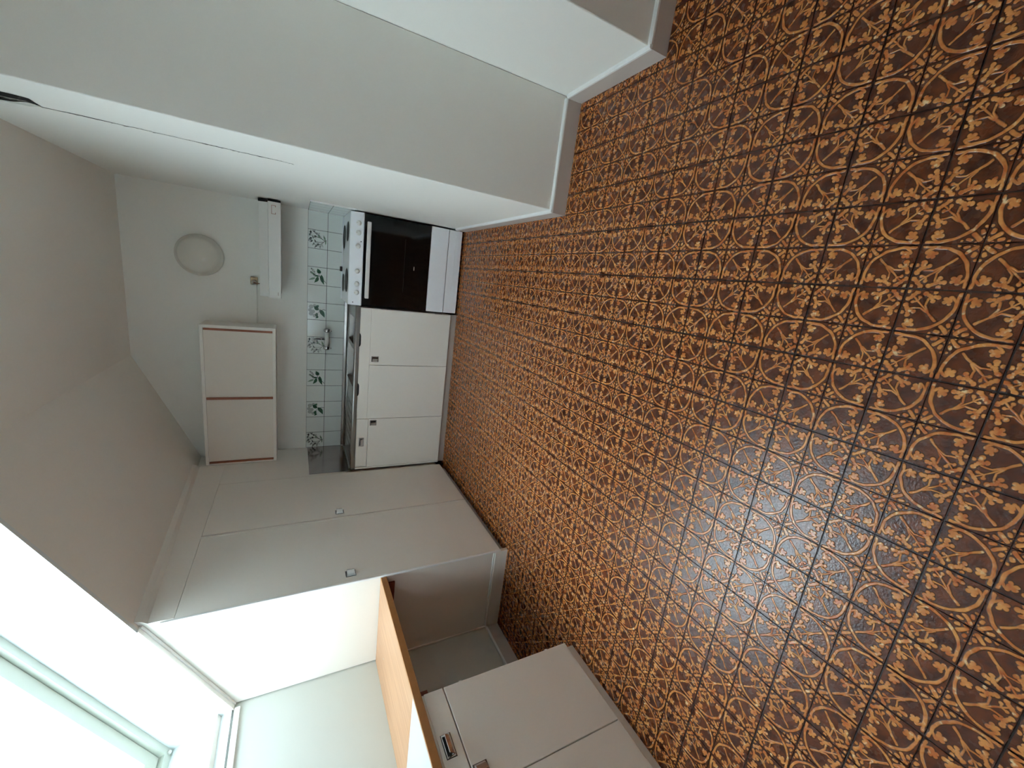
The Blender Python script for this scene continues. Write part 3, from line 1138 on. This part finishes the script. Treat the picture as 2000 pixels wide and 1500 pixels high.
# oven door
od = MB().box(XS0 + .004, XS1 - .002, -.569, -.547, .284, .797, .003).build('oven_door', M['oglass'], st)
MB().box(1.50, 2.00, -.5697, -.5690, .37, .70).build('inner_window', M['oglass'], od)
mbx = MB()
mbx.box(1.468, 2.034, -.607, -.590, .752, .782, .006, 3)
for x in (1.492, 2.010):
    mbx.box(x - .012, x + .012, -.592, -.568, .758, .776, .003)
mbx.build('handle', M['plastic'], od)
MB().box(1.725, 1.755, -.570, -.5688, .405, .409).build('maker_mark_or_glint', M['plinth'], od)  # pale strip painted in place of a small highlight on the glass
MB().box(1.545, 1.955, -.5701, -.5696, .484, .487).build('rack_line', M['black'], od)
MB().box(XS0 + .004, XS1 - .002, -.571, -.547, .137, .282, .004).build('storage_drawer', M['enamel'], st)
bt = MB().box(XS0 + .004, XS1 - .002, -.562, -.546, .018, .131, .003).build('toe_panel', M['enamel'], st)
MB().box(XS0 + .05, XS1 - .04, -.5645, -.5615, .046, .072, .001).build('toe_ridge', M['enamel'], bt)
for x in (XS0 + .06, XS1 - .06):
    for y in (-.50, -.07):
        MB().lathe([(.018, 0), (.018, .012), (.010, .014), (.010, .032)], (x, y, 0), (0, 0, 1), 14).build('foot', M['black'], st)
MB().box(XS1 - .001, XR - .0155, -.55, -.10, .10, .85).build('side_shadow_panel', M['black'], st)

# ------------------------------------------------------------------ extractor hood
hd = empty('extractor_hood', (1.75, -.12, 1.35), 'slim white extractor hood on the back wall above the stove', 'extractor hood')
HX0, HX1 = 1.382, 2.084
mbx = MB()
mbx.prism([(-.0005, 1.362), (-.0005, 1.500), (-.205, 1.497), (-.235, 1.440), (-.235, 1.362)], 'x', HX0 + .004, HX1 - .006)
mbx.build('body', M['plastic'], hd)
vz = MB().prism([(-.236, 1.352), (-.236, 1.434), (-.254, 1.437), (-.266, 1.432), (-.268, 1.354), (-.262, 1.350)], 'x', HX0, HX1)
vz = vz.build('front_visor', M['plastic'], hd)
MB().box(HX0 + .03, HX1 - .03, -.228, -.02, 1.352, 1.3615).build('grease_filter', M['steel'], hd)
mbx = MB()
for x0, x1, z0, z1 in ((1.998, 2.060, 1.410, 1.4125), (1.998, 2.0005, 1.386, 1.410), (2.0575, 2.060, 1.386, 1.410), (1.998, 2.010, 1.3845, 1.388), (2.048, 2.060, 1.3845, 1.388)):
    mbx.box(x0, x1, -.2690, -.2668, z0, z1)
mbx.build('switch_outline', M['brownwood'], vz)
MB().box(2.0025, 2.0555, -.2692, -.267, 1.3885, 1.4085, .001).build('switch', M['plastic'], vz)
MB().box(1.402, 1.428, -.2688, -.2672, 1.369, 1.3735).build('maker_mark_or_glint', M['plinth'], vz)
MB().box(HX1 + .0005, HX1 + .015, -.262, -.232, 1.353, 1.433).build('side_gap_shade', M['dark'], hd)  # black box painting the shaded gap between visor end and wall
MB().box(HX1 - .0055, HX1 + .010, -.228, -.004, 1.362, 1.499).build('side_gap_shade', M['dark'], hd)  # same dark gap shade, painted beside the hood body

# socket and cable beside the hood
sk_ = empty('wall_socket', (1.486, 0, 1.546), 'small yellowed wall socket with a plug above the hood', 'socket')
MB().box(1.455, 1.515, -.022, 0, 1.522, 1.572, .005).build('back_box', M['yellowed'], sk_)
MB().lathe([(.019, 0), (.019, .010), (.014, .024), (.006, .030), (.006, .044)], (1.474, -.022, 1.547), (0, -1, 0), 20).build('plug', M['plinth'], sk_)
MB().tube([(1.474, -.064, 1.547), (1.472, -.066, 1.538), (1.470, -.058, 1.525), (1.468, -.04, 1.512), (1.466, -.02, 1.506)], .0035, 8).build('cord', M['brownwood'], sk_)
cb = MB().tube([(1.455, -.006, 1.530), (1.36, -.006, 1.528), (1.25, -.006, 1.530), (1.143, -.006, 1.531)], .005, 10).build('wall_cable', M['wall'])
tag(cb, 'painted-over cable running along the wall from socket to wall cupboard', 'cable')

# ------------------------------------------------------------------ wall lamp
lp = empty('wall_lamp', (1.634, 0, 1.895), 'round opal glass lamp on the back wall above the hood', 'lamp')
MB().lathe([(.146, 0), (.152, .004), (.152, .014), (.146, .018), (.12, .018)], (1.634, 0, 1.895), (0, -1, 0), 48).build('base_ring', M['lampbase'], lp)
prof = [(.147, .014), (.151, .020), (.151, .028), (.146, .034), (.136, .052), (.127, .074), (.118, .090), (.106, .101), (.088, .111), (.064, .119), (.036, .124), (.0005, .126)]
MB().lathe(prof, (1.634, 0, 1.895), (0, -1, 0), 48).build('glass_shade', M['opal'], lp)

# ------------------------------------------------------------------ wall cupboard
uc = empty('wall_cabinet', (.57, -.12, 1.395), 'cream wall cupboard with two sliding doors and brown finger strips', 'cabinet')
UX0, UX1, UZ0, UZ1, UY = .004, 1.140, 1.392, 1.884, -.250
bo = .022
MB().box(UX0, UX1, UY, -.001, UZ0, UZ0 + bo, .002).build('bottom_board', M['cab'], uc)
MB().box(UX0, UX1, UY, -.001, UZ1 - bo, UZ1, .002).build('top_board', M['cab'], uc)
MB().box(UX0, UX0 + .010, UY, -.001, UZ0 + bo, UZ1 - bo).build('side_board', M['cab'], uc)
MB().box(UX1 - bo, UX1, UY, -.001, UZ0 + bo, UZ1 - bo).build('side_board', M['cab'], uc)
MB().box(UX0 + .010, UX1 - bo, -.012, -.001, UZ0 + bo, UZ1 - bo).build('back_board', M['cab2'], uc)
dr = MB().box(.560, UX1 - bo - .018, UY + .006, UY + .022, UZ0 + bo, UZ1 - bo, .001).build('sliding_door', M['cab2'], uc)
dl = MB().box(.030, .556, UY + .010, UY + .026, UZ0 + bo, UZ1 - bo, .001).build('sliding_door', M['cab2'], uc)
MB().box(UX1 - bo - .0178, UX1 - bo - .0005, UY + .004, UY + .022, UZ0 + bo, UZ1 - bo - .002, .003).build('finger_strip', M['brownwood'], dr)
MB().box(.554, .574, UY - .002, UY + .0055, UZ0 + bo, UZ1 - bo - .002, .003).build('finger_strip', M['brownwood'], dr)
MB().box(.014, .0305, UY + .000, UY + .012, UZ0 + bo, UZ1 - bo - .002, .003).build('finger_strip', M['brownwood'], dl)

# ------------------------------------------------------------------ worktop under the roof window
YD = -2.682
YE = -3.62
XW = -.012
wt = empty('worktop', (-.3, -2.3, .79), 'worktop of beech laminate with a white end piece and wooden edge', 'worktop')
ZW = .820
MB().box(XK + .001, XW - .012, -2.680, YT - .0005 - .006, ZW - .030, ZW).build('beech_top', M['beech'], wt)
MB().box(XK + .001, XW - .012, YE, -2.6805, ZW - .030, ZW + .0005).build('white_top', M['whitelam'], wt)
MB().box(XW - .012, XW, YE, YT - .007, ZW - .032, ZW + .0005, .0015).build('edge_strip', M['edge'], wt)
MB().box(-.57, -.048, YT - .032, YT - .0175, .742, ZW - .0305, .001).build('support_batten', M['batten'], wt)
MB().box(-.57, -.036, YD + .004, YD + .026, .752, ZW - .0305, .001).build('support_batten', M['batten'], wt)
MB().lathe([(.0045, 0), (.0035, .0012), (.0005, .0014)], (-.40, -2.12, ZW), (0, 0, 1), 12).build('screw_head', M['plinth'], wt)

# ------------------------------------------------------------------ drawer unit
du = empty('drawer_unit', (-.3, -3.15, 0), 'cream base cupboard with a drawer above doors at the near end of the worktop', 'cabinet')
XD = -.022
MB().box(XK + .004, XD - .018, YE, YD - .002, .05, .786).build('carcass', M['cab'], du)
dr1 = MB().box(XD - .0175, XD, -3.60, YD, .692, .776, .003).build('drawer', M['cab'], du)
MB().box(XD - .0178, XD - .004, -3.60, YD - .002, .777, .787).build('top_rail', M['cab'], du)
da = MB().box(XD - .0175, XD, -3.083, YD, .046, .688, .003).build('door', M['cab'], du)
db = MB().box(XD - .0175, XD, -3.60, -3.087, .046, .688, .003).build('door', M['cab'], du)
MB().box(XK + .02, XD - .022, YE, YD - .010, 0, .040, .002).build('plinth', M['cab'], du)
handle_drawer(dr1, (XD, -2.910, .742), (0, 1, 0), (1, 0, 0), .084, .036)
handle_drawer(da, (XD, -3.030, .655), (0, 0, 1), (1, 0, 0), .05, .046)
for y, z_ in ((-2.6815, .61), (-2.6815, .16)):
    MB().tube([(XD - .002, y, z_ - .006), (XD - .002, y, z_ + .006)], .003, 8).build('hinge', M['cap'], da)
